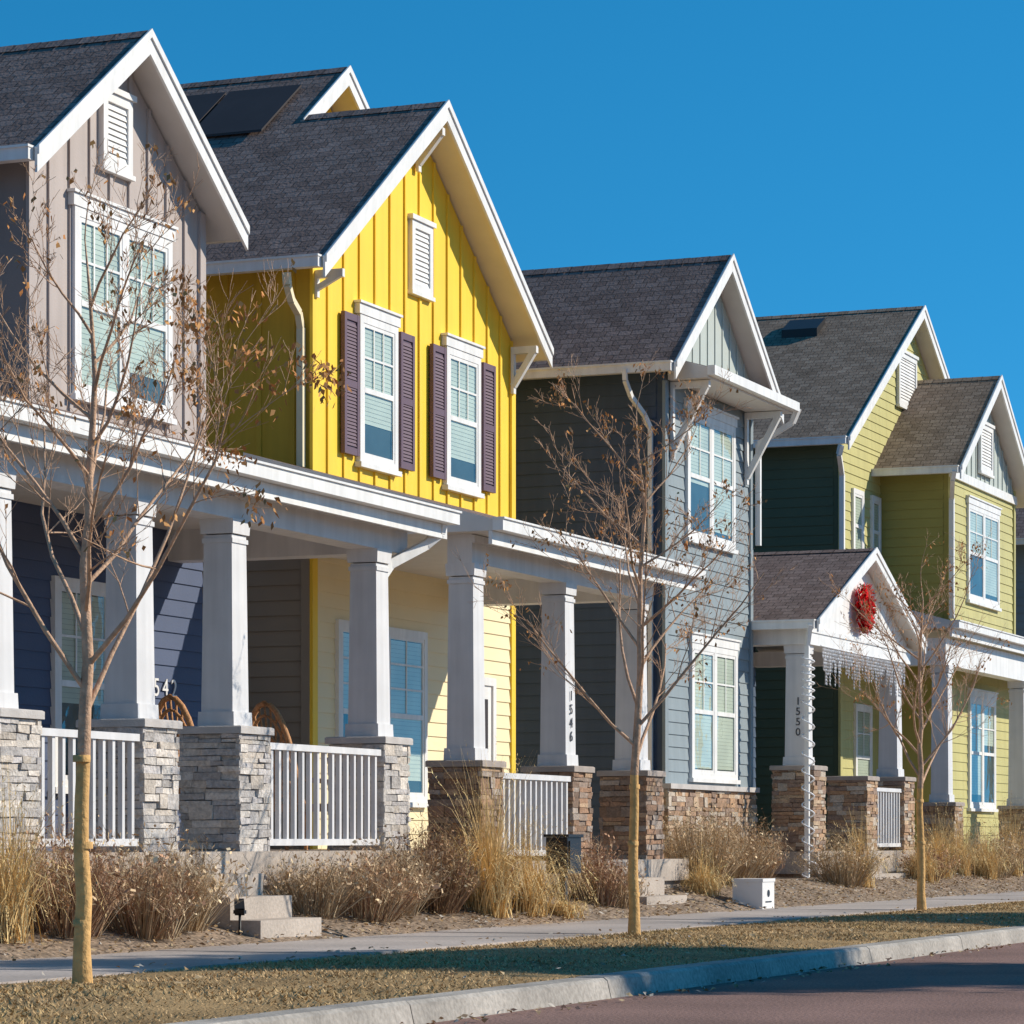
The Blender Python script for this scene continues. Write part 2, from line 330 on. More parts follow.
def column(par,x,y,z0,z1,h0=.155,h1=.138,mat='colpaint'):
    b=B(); b.taper(x,y,z0+.13,z1-.14,h0,h1); b.taper(x,y,z0,z0+.13,h0+.025,h0+.02); b.taper(x,y,z1-.13,z1,h1+.022,h1+.03); b.taper(x,y,z1-.21,z1-.17,h1+.014,h1+.014)
    return mk('porch_column',b,[mat],par)
def railing(par,x0,x1,y,z0,z1,mat='colpaint'):
    b=B(); b.box(x0,x1,y-.04,y+.04,z1-.06,z1); b.box(x0,x1,y-.03,y+.03,z0,z0+.06)
    n=max(2,int((x1-x0)/.15))
    for i in range(n):
        x=x0+(x1-x0)*(i+.5)/n; b.box(x-.021,x+.021,y-.021,y+.021,z0+.06,z1-.06)
    mk('porch_railing',b,[mat],par)
def stairs(par,x0,x1,yb,ztop,n,tread=.3,z0=0.0):
    b=B(); r=(ztop-z0)/(n+1)
    for i in range(n):
        zz=ztop-r*(i+1); b.box(x0,x1,yb-tread*(i+1),yb-tread*i-.002,z0-.1,zz)
    mk('front_steps',b,['concrete'],par)
def spout(par,pts,w=.075,mat='white'):
    b=B()
    for i in range(len(pts)-1): b.bar(pts[i],pts[i+1],w,w*1.1)
    mk('downspout',b,[mat],par)
def brace(par,x,yw,yf,zt,drop,w=.09):
    b=B()
    b.box(x-w/2,x+w/2,yw-.07,yw-.03,zt-drop-.1,zt); b.box(x-w/2,x+w/2,yf,yw-.07,zt-.09,zt)
    b.bar((x,yw-.05,zt-drop),(x,yf+.04,zt-.06),w*.9,w); mk('gable_brace',b,['white'],par)
def text(par,s,loc,size,mat,vertical=True,step=None,rz=0):
    for i,ch in enumerate(s):
        cu=bpy.data.curves.new('digit','FONT'); cu.body=ch; cu.size=size; cu.extrude=.004; cu.align_x='CENTER'
        t=bpy.data.objects.new('digit',cu); COL.objects.link(t); bpy.context.view_layer.update()
        me=bpy.data.meshes.new_from_object(t.evaluated_get(bpy.context.evaluated_depsgraph_get())); bpy.data.objects.remove(t)
        me.materials.clear(); me.materials.append(M[mat])
        o=bpy.data.objects.new('house_number',me); COL.objects.link(o); o.parent=par
        l=Vector(loc)+(Vector((0,0,-i*size*.95)) if vertical else Vector((i*(step or size*.6),0,0)))
        o.location=l-WO[par.name]; o.rotation_euler=(math.pi/2,0,rz); WO[o.name]=l
# =================================================================== HOUSE 1 (grey)
GRP='row of two-storey houses along the street'
h=empty('grey_house',(24,15.1,0),'grey board-and-batten house with white trim and deep columned porch','house',GRP)
sl=.74; xc=26.83; xl,xr=24.72,28.90; zc=8.78
wl,wr=25.1,28.56; zw=lambda x: zc-.16-sl*abs(x-xc)
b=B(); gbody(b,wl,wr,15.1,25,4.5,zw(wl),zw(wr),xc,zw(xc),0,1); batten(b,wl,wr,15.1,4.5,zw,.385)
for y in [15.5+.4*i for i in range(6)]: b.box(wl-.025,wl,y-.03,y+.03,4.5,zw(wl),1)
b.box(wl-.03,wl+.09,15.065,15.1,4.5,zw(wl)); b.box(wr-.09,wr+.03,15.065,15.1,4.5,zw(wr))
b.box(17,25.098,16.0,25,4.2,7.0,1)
mk('upper_wall',b,['grey','greyshade'],h)
b=B(); b.box(17,28.56,15.1,25,.0,4.5); lapF(b,17,28.56,15.1,.75,4.45); mk('lower_wall',b,['navy'],h,label='navy blue lap siding under the porch')
groof(h,xl,xr,xc,zc,sl,14.78,25.3,'roofA','soffit')
b=B()
b.face([(16.5,15.6,6.95),(24.69,15.6,6.95),(24.69,20.5,8.5),(16.5,20.5,8.5)],0,uv=[(0,0),(8,0),(8,5),(0,5)]); b.face([(16.5,25.4,6.95),(24.69,25.4,6.95),(24.69,20.5,8.5),(16.5,20.5,8.5)],0,uv=[(0,0),(8,0),(8,5),(0,5)])
b.face([(16.5,15.6,6.95),(16.5,25.4,6.95),(16.5,20.5,8.5)],1); b.face([(16.5,15.6,6.94),(24.69,15.6,6.94),(24.69,25.4,6.94),(16.5,25.4,6.94)],1)
mk('roof',b,['roofA','soffit'],h)
louvre(h,26.42,27.0,7.42,8.15,15.1)
window(h,25.87,27.82,5.12,6.92,15.1,2,(3,2),True,(1.0,.82))
b=B(); b.box(16.5,28.5,12.35,15.1,.45,.75); b.box(16.6,28.4,12.42,15.1,-.1,.45); mk('porch_floor',b,['concrete'],h)
shed(h,16.5,28.4,12.25,4.11,15.1,4.95)
b=B(); b.box(16.7,28.1,12.56,12.84,3.68,4.0); b.box(16.7,28.1,12.53,12.56,3.9,3.985); b.box(27.8,28.1,12.84,15.1,3.68,4.0); mk('porch_beam',b,['colpaint'],h)
for i,x in enumerate((20.5,22.74,24.46,27.5)):
    pier(h,x,12.7,.0 if i in(1,2) else .3,1.85,.28,GREYST,10+i); column(h,x,12.7,1.85,3.68)
pier(h,17.8,12.7,.3,1.85,.28,GREYST,19); column(h,17.8,12.7,1.85,3.68)
railing(h,20.83,22.41,12.46,.80,1.72); railing(h,24.79,27.17,12.46,.80,1.72); railing(h,18.13,20.17,12.46,.80,1.72)
stairs(h,22.8,23.95,12.35,.75,3,.28)
window(h,25.5,26.6,1.35,3.35,15.1,1,(3,2),False,.6); window(h,23.2,24.6,1.35,3.35,15.1,2,(3,2),False,.6)
door(h,26.6,27.3,.75,3.0,15.1)
text(h,'1542',(27.35,15.07,2.3),.26,'white',False,.185)
spout(h,[(28.3,12.28,4.03),(28.3,12.30,3.90),(28.18,12.4,3.78),(27.75,12.6,3.56),(27.62,12.62,3.44)],.085)
# =================================================================== HOUSE 2 (yellow)
h=empty('yellow_house',(34,15.1,0),'bright yellow board-and-batten house with purple shutters and porch','house',GRP)
sl=.72; xc=34.0; zc=9.66; wl,wr=31.15,37.1
zw=lambda x: zc-.16-sl*abs(x-xc)
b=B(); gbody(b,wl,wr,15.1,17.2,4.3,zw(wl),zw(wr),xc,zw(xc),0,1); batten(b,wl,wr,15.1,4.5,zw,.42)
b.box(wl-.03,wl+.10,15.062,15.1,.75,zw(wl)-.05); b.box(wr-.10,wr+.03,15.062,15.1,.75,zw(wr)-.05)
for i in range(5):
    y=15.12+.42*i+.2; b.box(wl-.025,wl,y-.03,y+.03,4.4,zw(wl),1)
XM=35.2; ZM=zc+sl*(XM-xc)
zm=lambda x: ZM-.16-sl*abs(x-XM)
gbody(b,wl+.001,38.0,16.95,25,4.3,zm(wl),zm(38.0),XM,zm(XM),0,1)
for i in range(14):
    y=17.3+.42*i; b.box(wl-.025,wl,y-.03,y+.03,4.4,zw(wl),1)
mk('upper_wall',b,['yellow','yellowshade'],h)
b=B(); b.box(wl,wr,15.1,25,0,4.5); lapF(b,wl+.1,wr-.1,15.1,.75,4.45); mk('lower_wall',b,['cream'],h,label='pale yellow lap siding')
b=B(); lapS(b,wl-.004,15.2,25,.3,4.5); b.box(wl-.05,wl-.005,15.1,15.2,.3,4.5); mk('side_siding',b,['greylap'],h)
r0=groof(h,30.65,37.4,xc,zc,sl,14.7,16.56,'roofA','creamsoffit')
r1=groof(h,30.65,38.3,XM,ZM,sl,16.561,25.3,'roofA','creamsoffit',bl=xc-.12)
b=B()
for i in range(3):
    ya=16.95+i*1.05; zt=lambda x: ZM-sl*(XM-x)+.05
    b.hexa([(33.6,ya,zt(33.6)),(34.7,ya,zt(34.7)),(34.7,ya+1,zt(34.7)),(33.6,ya+1,zt(33.6))],[(33.6,ya,zt(33.6)+.03),(34.7,ya,zt(34.7)+.03),(34.7,ya+1,zt(34.7)+.03),(33.6,ya+1,zt(33.6)+.03)])
mk('solar_panel',b,['panel'],r1)
b=B(); zz=ZM-sl*(XM-32.6); b.chain([(32.6,17.7,zz-.1),(32.6,17.7,zz+.34)],[.05,.05],10); b.chain([(32.6,17.7,zz+.34),(32.6,17.7,zz+.38)],[.07,.07],10); mk('roof_pipe',b,['white'],r1)
brace(h,xc,15.1,14.72,zc-.30,.4,.08); brace(h,wl+.05,15.1,14.72,7.2,.2,.06); brace(h,wr-.08,15.1,14.72,7.2,.5,.08)
louvre(h,33.80,34.42,7.42,8.26,15.1)
for (a,c,q) in ((32.33,33.39,.74),(34.84,35.92,.8)):
    window(h,a,c,5.2,6.90,15.1,1,(3,2),True,q); shutter(h,a-.45,a-.05,5.25,6.86,15.075); shutter(h,c+.05,c+.45,5.25,6.86,15.075)
b=B(); b.box(29.55,36.1,12.35,15.1,.36,.62); b.box(29.6,36.0,12.42,15.1,-.1,.36); mk('porch_floor',b,['concrete'],h)
shed(h,29.5,36.0,12.22,4.16,15.1,4.98)
b=B(); b.box(29.75,35.4,12.56,12.84,3.74,4.04); b.box(29.75,35.4,12.53,12.56,3.95,4.03); b.box(35.1,35.4,12.84,15.1,3.74,4.04); mk('porch_beam',b,['colpaint'],h)
cols=[]
for i,x in enumerate((29.92,32.57,35.0)):
    pier(h,x,12.7,.0,1.68,.28,BRST,30+i,'darkcap'); cols.append(column(h,x,12.7,1.68,3.74))
text(cols[1],'1546',(32.57,12.536,2.42),.16,'digit')
railing(h,30.25,32.26,12.46,.68,1.56)
stairs(h,33.0,34.4,12.35,.62,2,.28)
window(h,31.75,32.75,1.3,3.35,15.1,1,(2,3),False,.5); window(h,33.05,34.25,1.3,3.35,15.1,1,(2,3),False,.9)
door(h,35.3,36.4,.62,2.9,15.1,'white')
spout(h,[(30.58,15.12,7.08),(30.60,15.12,6.95),(30.74,15.14,6.80),(30.98,15.17,6.70),(31.06,15.18,6.55),(31.06,15.18,5.0)],.07,'creamsoffit')
# =================================================================== HOUSE 3 (blue)
h=empty('blue_house',(44,14,0),'blue-grey house with bracketed gable, stone base and gabled entry porch','house',GRP)
sl=.76; xc=41.82; zc=9.12; wl,wr=39.85,43.7
zw=lambda x: zc-.16-sl*abs(x-xc)
b=B(); gbody(b,wl,wr,14.0,17.5,0,zw(wl),zw(wr),xc,zw(xc),0,1); lapF(b,wl+.09,wr-.09,14.0,1.62,7.05); lapS(b,wl,14.1,17.5,.3,zw(wl),1)
b.box(wl-.04,wl+.09,13.955,14.0,1.62,7.1); b.box(wr-.09,wr+.03,13.955,14.0,1.62,7.1)
b.box(wl+.002,49.6,17.4,26,0,7.3,1); lapF(b,wr+.1,49.6,17.4,.7,7.2,1); b.box(wr,49.6,15.8,17.4,0,4.3,1); lapF(b,wr,49.6,15.8,.7,4.2,1)
mk('wall',b,['blue','blueshade'],h)
b=B(); gx=lambda t:(max(wl,xc-(zc-.16-t)/sl),min(wr,xc+(zc-.16-t)/sl))
b.face([(gx(7.4)[0],13.97,7.3),(gx(7.4)[1],13.97,7.3),(gx(7.4)[1],13.97,zw(gx(7.4)[1])),(xc,13.97,zc-.16),(gx(7.4)[0],13.97,zw(gx(7.4)[0]))])
for i in range(12):
    x=wl+.15+i*.33
    if zw(x)-7.4>.1: b.box(x-.02,x+.02,13.955,13.97,7.3,zw(x)-.03)
mk('gable_wall',b,['sage'],h,label='pale sage board-and-batten gable')
groof(h,39.4,44.24,xc,zc,sl,13.68,26.3,'roofA','soffit')
b=B(); b.face([(43.9,17.0,7.25),(50,17.0,7.25),(50,21.5,8.3),(43.9,21.5,8.3)],0,uv=[(0,0),(6,0),(6,5),(0,5)]); b.face([(43.9,26,7.25),(50,26,7.25),(50,21.5,8.3),(43.9,21.5,8.3)],0,uv=[(0,0),(6,0),(6,5),(0,5)]); b.face([(43.9,17,7.24),(50,17,7.24),(50,26,7.24),(43.9,26,7.24)],1); b.face([(50,17,7.25),(50,26,7.25),(50,21.5,8.3)],1)
mk('roof',b,['roofB','soffit'],h)
b=B(); b.face([(39.9,13.38,7.27),(43.8,13.38,7.27),(43.8,13.969,7.44),(39.9,13.969,7.44)],0,uv=[(0,0),(4,0),(4,.9),(0,.9)]); b.box(39.9,43.8,13.38,13.95,7.12,7.265,1)
for x in (39.9,43.8): b.face([(x,13.38,7.265),(x,13.969,7.265),(x,13.969,7.44)],1)
pr=mk('pent_roof',b,['roofA','soffit'],h); g=B(); g.box(39.88,43.82,13.27,13.378,7.15,7.28); mk('gutter',g,['white'],pr)
brace(h,40.1,14.0,13.42,7.11,.95,.085); brace(h,43.4,14.0,13.42,7.11,.95,.085)
window(h,40.72,42.85,5.05,6.83,14.0,2,(2,2),True,(.55,.9)); window(h,40.9,42.95,1.72,3.6,14.0,2,(2,2),True,(1,1))
b=B(); stones(b,wl-.03,wr+.03,13.93,14.6,0,1.55,BRST3,44,'FL'); st=mk('stone_base',b,['stone'],h); c=B(); c.box(wl-.08,wr+.05,13.86,13.99,1.55,1.62); mk('stone_sill',c,['cap'],st)
spout(h,[(39.28,14.35,7.2),(39.30,14.35,7.05),(39.45,14.32,6.85),(39.72,14.22,6.62),(39.78,14.16,6.45),(39.78,14.16,.4)],.055); spout(h,[(43.85,13.3,7.2),(43.88,13.4,7.0),(43.8,13.9,6.7),(43.8,13.9,5.2)],.07)
# entry porch
px=46.85; ps=.42; pz=5.38
ro=groof(h,43.75,49.9,px,pz,ps,12.98,15.8,'roofA','soffit',gutr=True,bh=.17)
b=B(); zt=lambda x: pz-.15-ps*abs(x-px); b.face([(44.0,13.2,3.98),(49.7,13.2,3.98),(49.7,13.2,zt(49.7)),(px,13.2,zt(px)),(44.0,13.2,zt(44.0))])
mk('porch_gable',b,['white'],h)
b=B(); b.box(43.95,49.75,13.17,13.6,3.74,3.98); b.box(43.95,44.3,13.6,15.8,3.74,3.98); b.box(49.4,49.75,13.6,15.8,3.74,3.98); b.box(43.9,49.8,13.15,13.169,3.92,3.99); mk('porch_beam',b,['white'],h)
b=B(); b.box(43.85,49.8,13.0,15.8,.35,.68); b.box(43.9,49.7,13.1,15.8,-.1,.35); mk('porch_floor',b,['concrete'],h)
pier(h,44.2,13.4,.1,1.95,.3,BRST3,51,'darkcap'); pier(h,47.1,13.4,.1,1.85,.3,BRST3,52,'darkcap'); pier(h,49.35,13.4,.1,1.88,.3,BRST3,53,'darkcap')
c3=column(h,44.2,13.4,1.95,3.74,.165,.15); column(h,49.35,13.4,1.88,3.74,.16,.14)
text(c3,'1550',(44.030,13.36,2.85),.16,'digit',rz=-math.pi/2)
railing(h,47.42,49.03,13.16,.74,1.68); stairs(h,44.7,46.7,13.0,.68,3,.28)
door(h,46.0,47.1,.68,2.95,15.8,'bluedoor'); window(h,44.4,45.5,1.4,3.2,15.8,1,(2,2),False,.5)
spout(h,[(43.62,13.05,4.0),(43.66,13.08,3.88),(43.70,13.12,3.7),(43.70,13.12,.25)],.06)
# =================================================================== HOUSE 4 (lime)
h=empty('green_house',(57,15.3,0),'lime green house with two front gables and brown shingle roof','house',GRP)
sl=.60; xc=57.6; zc=11.0; wl,wr=52.9,62.5
zw=lambda x: zc-.16-sl*abs(x-xc)
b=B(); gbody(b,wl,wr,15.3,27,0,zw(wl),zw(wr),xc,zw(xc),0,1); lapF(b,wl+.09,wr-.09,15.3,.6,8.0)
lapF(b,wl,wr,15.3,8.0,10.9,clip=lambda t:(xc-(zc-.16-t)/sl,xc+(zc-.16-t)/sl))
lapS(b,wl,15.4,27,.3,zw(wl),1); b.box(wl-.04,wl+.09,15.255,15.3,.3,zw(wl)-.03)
mk('wall',b,['lime','limedeepshade'],h)
r4=groof(h,52.45,62.75,xc,zc,sl,15.0,27.3,'roofB','soffit')
b=B(); zz=lambda x: zc-sl*(xc-x); b.hexa([(56.6,16.8,zz(56.6)-.05),(57.15,16.8,zz(57.15)-.05),(57.15,17.5,zz(57.15)-.05),(56.6,17.5,zz(56.6)-.05)],[(56.6,16.8,zz(56.6)+.16),(57.15,16.8,zz(57.15)+.1),(57.15,17.5,zz(57.15)+.1),(56.6,17.5,zz(56.6)+.16)]); mk('roof_vent',b,['black'],r4)
sl=.66; xc2=58.2; zc2=9.68; wl2,wr2=55.6,60.8; zv=lambda x: zc2-.16-sl*abs(x-xc2)
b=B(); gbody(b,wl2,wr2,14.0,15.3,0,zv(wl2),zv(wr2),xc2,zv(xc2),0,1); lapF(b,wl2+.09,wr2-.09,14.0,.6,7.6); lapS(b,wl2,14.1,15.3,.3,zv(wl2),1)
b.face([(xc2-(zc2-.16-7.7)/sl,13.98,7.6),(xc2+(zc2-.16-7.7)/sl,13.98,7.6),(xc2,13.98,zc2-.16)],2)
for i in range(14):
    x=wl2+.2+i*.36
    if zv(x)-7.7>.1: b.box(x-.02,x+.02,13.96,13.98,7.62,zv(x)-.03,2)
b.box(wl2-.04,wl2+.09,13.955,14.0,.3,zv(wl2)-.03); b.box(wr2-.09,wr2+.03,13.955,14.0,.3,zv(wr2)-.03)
mk('bay_wall',b,['lime','limeshade','sage'],h)
b=B(); b.box(wl2-.05,wr2+.05,13.93,13.978,7.5,7.66); mk('gable_band',b,['white'],h)
groof(h,55.1,61.3,xc2,zc2,sl,13.66,17.5,'roofB','soffit')
louvre(h,57.7,58.7,7.85,8.75,13.96); louvre(h,56.7,58.0,9.05,10.05,15.28)
window(h,56.9,59.4,5.35,7.15,14.0,2,(2,2),True,(.5,.9)); window(h,53.65,54.35,5.85,7.15,15.3,1,None,False,.9); window(h,54.9,55.5,5.85,7.15,15.3,1,None,False,.9)
window(h,57.0,59.1,1.45,3.55,14.0,2,(2,2),True,(.9,.4)); window(h,53.8,54.9,1.4,3.3,15.3,1,(2,2),False,.7)
shed(h,51.7,62.9,12.95,4.58,15.3,5.25,'roofB')
b=B(); b.box(51.9,62.6,13.12,13.4,3.85,4.31); b.box(51.9,52.2,13.4,15.3,3.85,4.31); mk('porch_beam',b,['white'],h)
b=B(); b.box(51.7,62.7,12.9,15.3,.2,.55); mk('porch_floor',b,['concrete'],h)
for i,x in enumerate((52.15,57.95,62.3)):
    pier(h,x,13.25,.1,1.5,.28,BRST3,61+i,'darkcap'); column(h,x,13.25,1.5,3.85)
spout(h,[(52.35,15.1,7.75),(52.4,15.15,7.6),(52.83,15.22,7.3),(52.83,15.22,5.3)],.08); spout(h,[(55.0,13.75,7.55),(55.1,13.8,7.4),(55.52,13.92,7.1),(55.52,13.92,4.9)],.08)
# HOUSE 5
h=empty('slate_house',(69,14.5,0),'slate blue lap-sided house with grey gable roof','house',GRP)
b=B(); sl=.66; xc=69; zc=9.6; gbody(b,66,72,14.5,26,0,zc-.16-3*sl,zc-.16-3*sl,xc,zc-.16,0,0); lapF(b,66,72,14.5,.3,7.3); lapS(b,66,14.6,26,.3,7.3); mk('wall',b,['slate'],h)
groof(h,65.5,72.5,xc,zc,sl,14.1,26.3,'roofA','soffit'); window(h,67.5,70.5,5.1,7.0,14.5,2,(2,2),True,.8); window(h,67.5,70.5,1.5,3.4,14.5,2,(2,2),True,.8)
shed(h,65.6,72.4,12.3,4.2,14.5,4.9); b=B(); b.box(65.7,72.3,12.5,12.8,3.7,4.0); mk('porch_beam',b,['colpaint'],h)
for i,x in enumerate((66,69,72)): pier(h,x,12.65,0,1.5,.28,GREYST,71+i); column(h,x,12.65,1.5,3.7)
# =================================================================== SETTING
def sheet(name,x0,x1,y0,y1,z,mat):
    b=B(); b.face([(x0,y0,z),(x1,y0,z),(x1,y1,z),(x0,y1,z)]); return mk(name,b,[mat],kind='structure')
sheet('ground',-1500,2500,-2000,2000,-.15,'dryground')
sheet('road',-60,400,-3.2,6.66,-.13,'asphalt')
b=B()
R=random.Random(15); x=-60.0
def kprof(xa,xb,z):
    P=[(6.66,-.149),(6.69,z-.02),(6.715,z),(6.90,z),(6.90,-.149)]
    for i in range(4): b.face([(xa,P[i][0],P[i][1]),(xb,P[i][0],P[i][1]),(xb,P[i+1][0],P[i+1][1]),(xa,P[i+1][0],P[i+1][1])])
    for q in (xa,xb): b.face([(q,y,zz) for y,zz in P])
while x<200:
    kprof(x+.006,x+2.994,R.uniform(-.004,.004)); x+=3
b.box(-60,200,6.72,6.89,-.149,-.012)
mk('kerb',b,['kerb'],kind='structure')
b=B(); b.box(-60,200,-3.65,-3.2,-.149,0); mk('kerb',b,['kerb'],kind='structure')
def grid(name,x0,x1,y0,y1,dx,dy,zf,mat):
    nx=int((x1-x0)/dx);ny=int((y1-y0)/dy); b=B()
    for j in range(ny+1):
        for i in range(nx+1):
            x=x0+(x1-x0)*i/nx;y=y0+(y1-y0)*j/ny; b.v.append((x,y,zf(x,y)))
    for j in range(ny):
        for i in range(nx):
            a=j*(nx+1)+i; b.f.append((a,a+1,a+nx+2,a+nx+1)); b.m.append(0); b.c.append((1,1,1)); b.uv.append(None); b.sm.append(True)
    return mk(name,b,[mat],kind='structure')
grid('lawn',5,110,6.90,9.7,.25,.25,lambda x,y:-.004+.035*math.sin(math.pi*(y-6.90)/2.80)+.012*noise.noise(Vector((x*1.3,y*1.3,0))),'lawn')
grid('garden_bed_ground',5,110,11.4,15.0,.3,.2,lambda x,y:-.004+.30*min(1,max(0,(y-11.4)/1.2))**.8+.03*noise.noise(Vector((x*2,y*2,3)))*min(1,(y-11.4)*4),'bed')
sheet('yard_ground',5,110,14.9,60,.28,'dryground')
b=B(); x=-20.0
R=random.Random(5)
while x<110:
    b.box(x+.008,x+1.692,9.7,11.4,-.12,.012+R.uniform(-.003,.003)); x+=1.7
b.box(-20,110,9.71,11.39,-.12,-.0)
mk('sidewalk',b,['walk'],kind='structure')
b=B(); b.box(-20,110,-9.5,-7.8,-.149,-.01); mk('sidewalk',b,['walk'],kind='structure')
R=random.Random(11); b=B()
for i in range(80000):
    X=R.uniform(9,56); Y=R.uniform(6.88,9.78)
    if R.random()<(X-9)/90: continue
    n=noise.noise(Vector((X*.45,Y*.8,0)))+.5*noise.noise(Vector((X*1.7,Y*2.2,5)))
    if R.random()<-n*1.1: continue
    z=.0+.035*math.sin(math.pi*max(0,min(1,(Y-6.95)/2.75)))
    a=R.uniform(0,6.283); w=.006+.004*R.random(); hh=R.uniform(.005,.019)*(1+.5*n); lx,ly=R.uniform(-.035,.035),R.uniform(-.035,.035)
    g=max(0,min(1,.10+.8*n+R.uniform(-.2,.2)))
    c=tuple(p*(1-g)+q*g for p,q in zip((.58,.39,.20),(.40,.29,.12))); v=R.uniform(.8,1.12); c=tuple(k*v for k in c)
    b.face([(X-w*math.cos(a),Y-w*math.sin(a),z-.008),(X+w*math.cos(a),Y+w*math.sin(a),z-.008),(X+lx,Y+ly,z+hh)],0,c)
mk('dormant_grass',b,['attr'],kind='stuff',label='short dormant tan and green lawn grass',cat='grass')
b=B()
for i in range(9000):
    q=i%5
    Y=R.uniform(11.42,12.5) if q else R.choice((R.uniform(11.0,11.5),R.uniform(7,9.9),R.uniform(6.3,6.66))); X=R.uniform(14,58)
    if Y<6.7: z=-.125
    elif Y<9.7: z=.035
    elif Y<11.4: z=.02
    else: z=.01+.30*min(1,max(0,(Y-11.4)/1.2))**.8
    s=R.uniform(.012,.035); a=R.uniform(0,6.28); c=R.choice([(.40,.26,.13),(.31,.21,.13),(.52,.38,.22),(.50,.44,.37)])
    p=[Vector((math.cos(a+k*1.57)*s*(1 if k%2 else .6),math.sin(a+k*1.57)*s*(1 if k%2 else .6),R.uniform(.003,.03))) for k in range(4)]
    b.face([Vector((X,Y,z))+q2 for q2 in p],0,c)
mk('leaf_litter',b,['attr'],kind='stuff',label='dry leaves and mulch chips scattered',cat='leaves')
# =================================================================== TREES
def tree(X,Y,H,seed,fork,spread,label,clusters,scatter,r0=.05,bias=0,lv=(7,5,3),up0=.75,up1=1.6,zr=(0,9)):
    R=random.Random(seed); e=empty('bare_tree',(X,Y,0),label,'tree','young street trees along the verge')
    pts=[];rad=[];mats=[]; n=16; cx=cy=0
    for i in range(n+1):
        t=i/n; z=t*H*.93-.03; cx+=R.uniform(-.012,.012)*(1+t*2.2);cy+=R.uniform(-.012,.012)*(1+t*2.2)
        pts.append(Vector((X+cx,Y+cy,z))); rad.append(r0*(1.25 if i==0 else 1)*(1-t)**.85+.004)
        mats.append(1 if z<1.3 else 0)
    tb=B(); tb.chain(pts,rad,10,mats=mats); 
    for zz in (.35,.8,1.3): 
        p=pts[int(zz/(H*.93)*n)]; tb.chain([Vector((p.x,p.y,zz)),Vector((p.x,p.y,zz+.04))],[r0+.003,r0+.003],10,1)
    mk('trunk',tb,['bark','wrap'],e)
    cb=B(); tips=[]
    def br(p,d,L,r,lev):
        k=5 if lev<2 else 3; P=[p.copy()];Rr=[r]
        for i in range(k):
            d=(d+Vector((R.uniform(-.17,.17),R.uniform(-.17,.17),.06+R.uniform(-.1,.1)))).normalized()
            p=p+d*L/k; P.append(p.copy()); Rr.append(max(.0014,r*(1-(i+1)/k*.7)))
        cb.chain(P,Rr,6 if lev==0 else (4 if lev==1 else 3),cap=False)
        if lev<3:
            m=lv[lev]
            for j in range(m):
                t=R.uniform(.25,1.0); f=t*k; i0=min(int(f),k-1); q=P[i0].lerp(P[i0+1],f-i0)
                ax=Vector((R.gauss(0,1),R.gauss(0,1),R.gauss(0,.7))).normalized()
                nd=(d*1.0+ax*R.uniform(.45,.95)).normalized(); br(q,nd,L*R.uniform(.28,.50),max(.0022,r*(1-t*.6)*.5),lev+1)
        if lev>=2: tips.append(P[-1])
    nb=16
    for i in range(nb):
        t=fork/H+(.88-fork/H)*(i/nb)**1.05; f=t*n/.93; i0=min(int(f),n-1); q=pts[i0].lerp(pts[i0+1],f-i0)
        a=i*2.4+R.uniform(-.5,.5); up=R.uniform(up0,up1); d=Vector((math.cos(a),math.sin(a),up)).normalized()
        L=spread*(1.28-.78*(i/nb))*R.uniform(.75,1.2); br(q,d,L,.018*(1-.5*i/nb),0)
    br(pts[-1],Vector((0,0,1)),.45,.006,1)
    cr=mk('crown',cb,['bark'],e)
    lb=B()
    def leaves(p,k,s):
        for j in range(k):
            c=R.choice([(.62,.28,.09),(.50,.22,.08),(.68,.36,.14),(.36,.18,.07)])
            o=p+Vector((R.gauss(0,s),R.gauss(0,s),R.uniform(-s*2,.02))); u=Vector((R.gauss(0,1),R.gauss(0,1),R.gauss(0,1))).normalized()*R.uniform(.008,.017); v=Vector((R.gauss(0,.8),R.gauss(0,.8),-1.2)).normalized()*R.uniform(.03,.055)
            lb.face([o-u*.5,o+u+v*.4,o+v,o-u+v*.5],0,c)
    side=lambda p:(p.x-X)*.377-(p.y-Y)*.926
    tp=[p for p in tips if zr[0]<p.z<zr[1]]
    cand=sorted(tp,key=lambda p:-side(p)*bias+R.random()*1.3)[:clusters] if bias else R.sample(tp,min(len(tp),clusters))
    for p in cand: leaves(p,R.randint(4,14),.045)
    for p in tips:
        if R.random()<scatter: leaves(p,R.randint(1,4),.025)
    if lb.f: mk('dry_leaves',lb,['attr'],cr)
tree(15.66,9.05,4.7,3,1.6,1.45,'bare young tree with tan trunk wrap and brown leaf clusters',85,.09,.048,.9,lv=(7,5,4),zr=(2.6,4.0),up0=.65,up1=1.5)
tree(25.72,9.3,5.0,21,1.55,1.42,'slim bare young tree with tan wrapped trunk on verge',70,.08,.047,lv=(7,5,4),up0=.5,up1=1.25)
tree(36.45,9.5,4.3,14,1.5,1.40,'small bare street tree with wrapped trunk',46,.07,.05,lv=(7,5,3),up0=.5,up1=1.2)
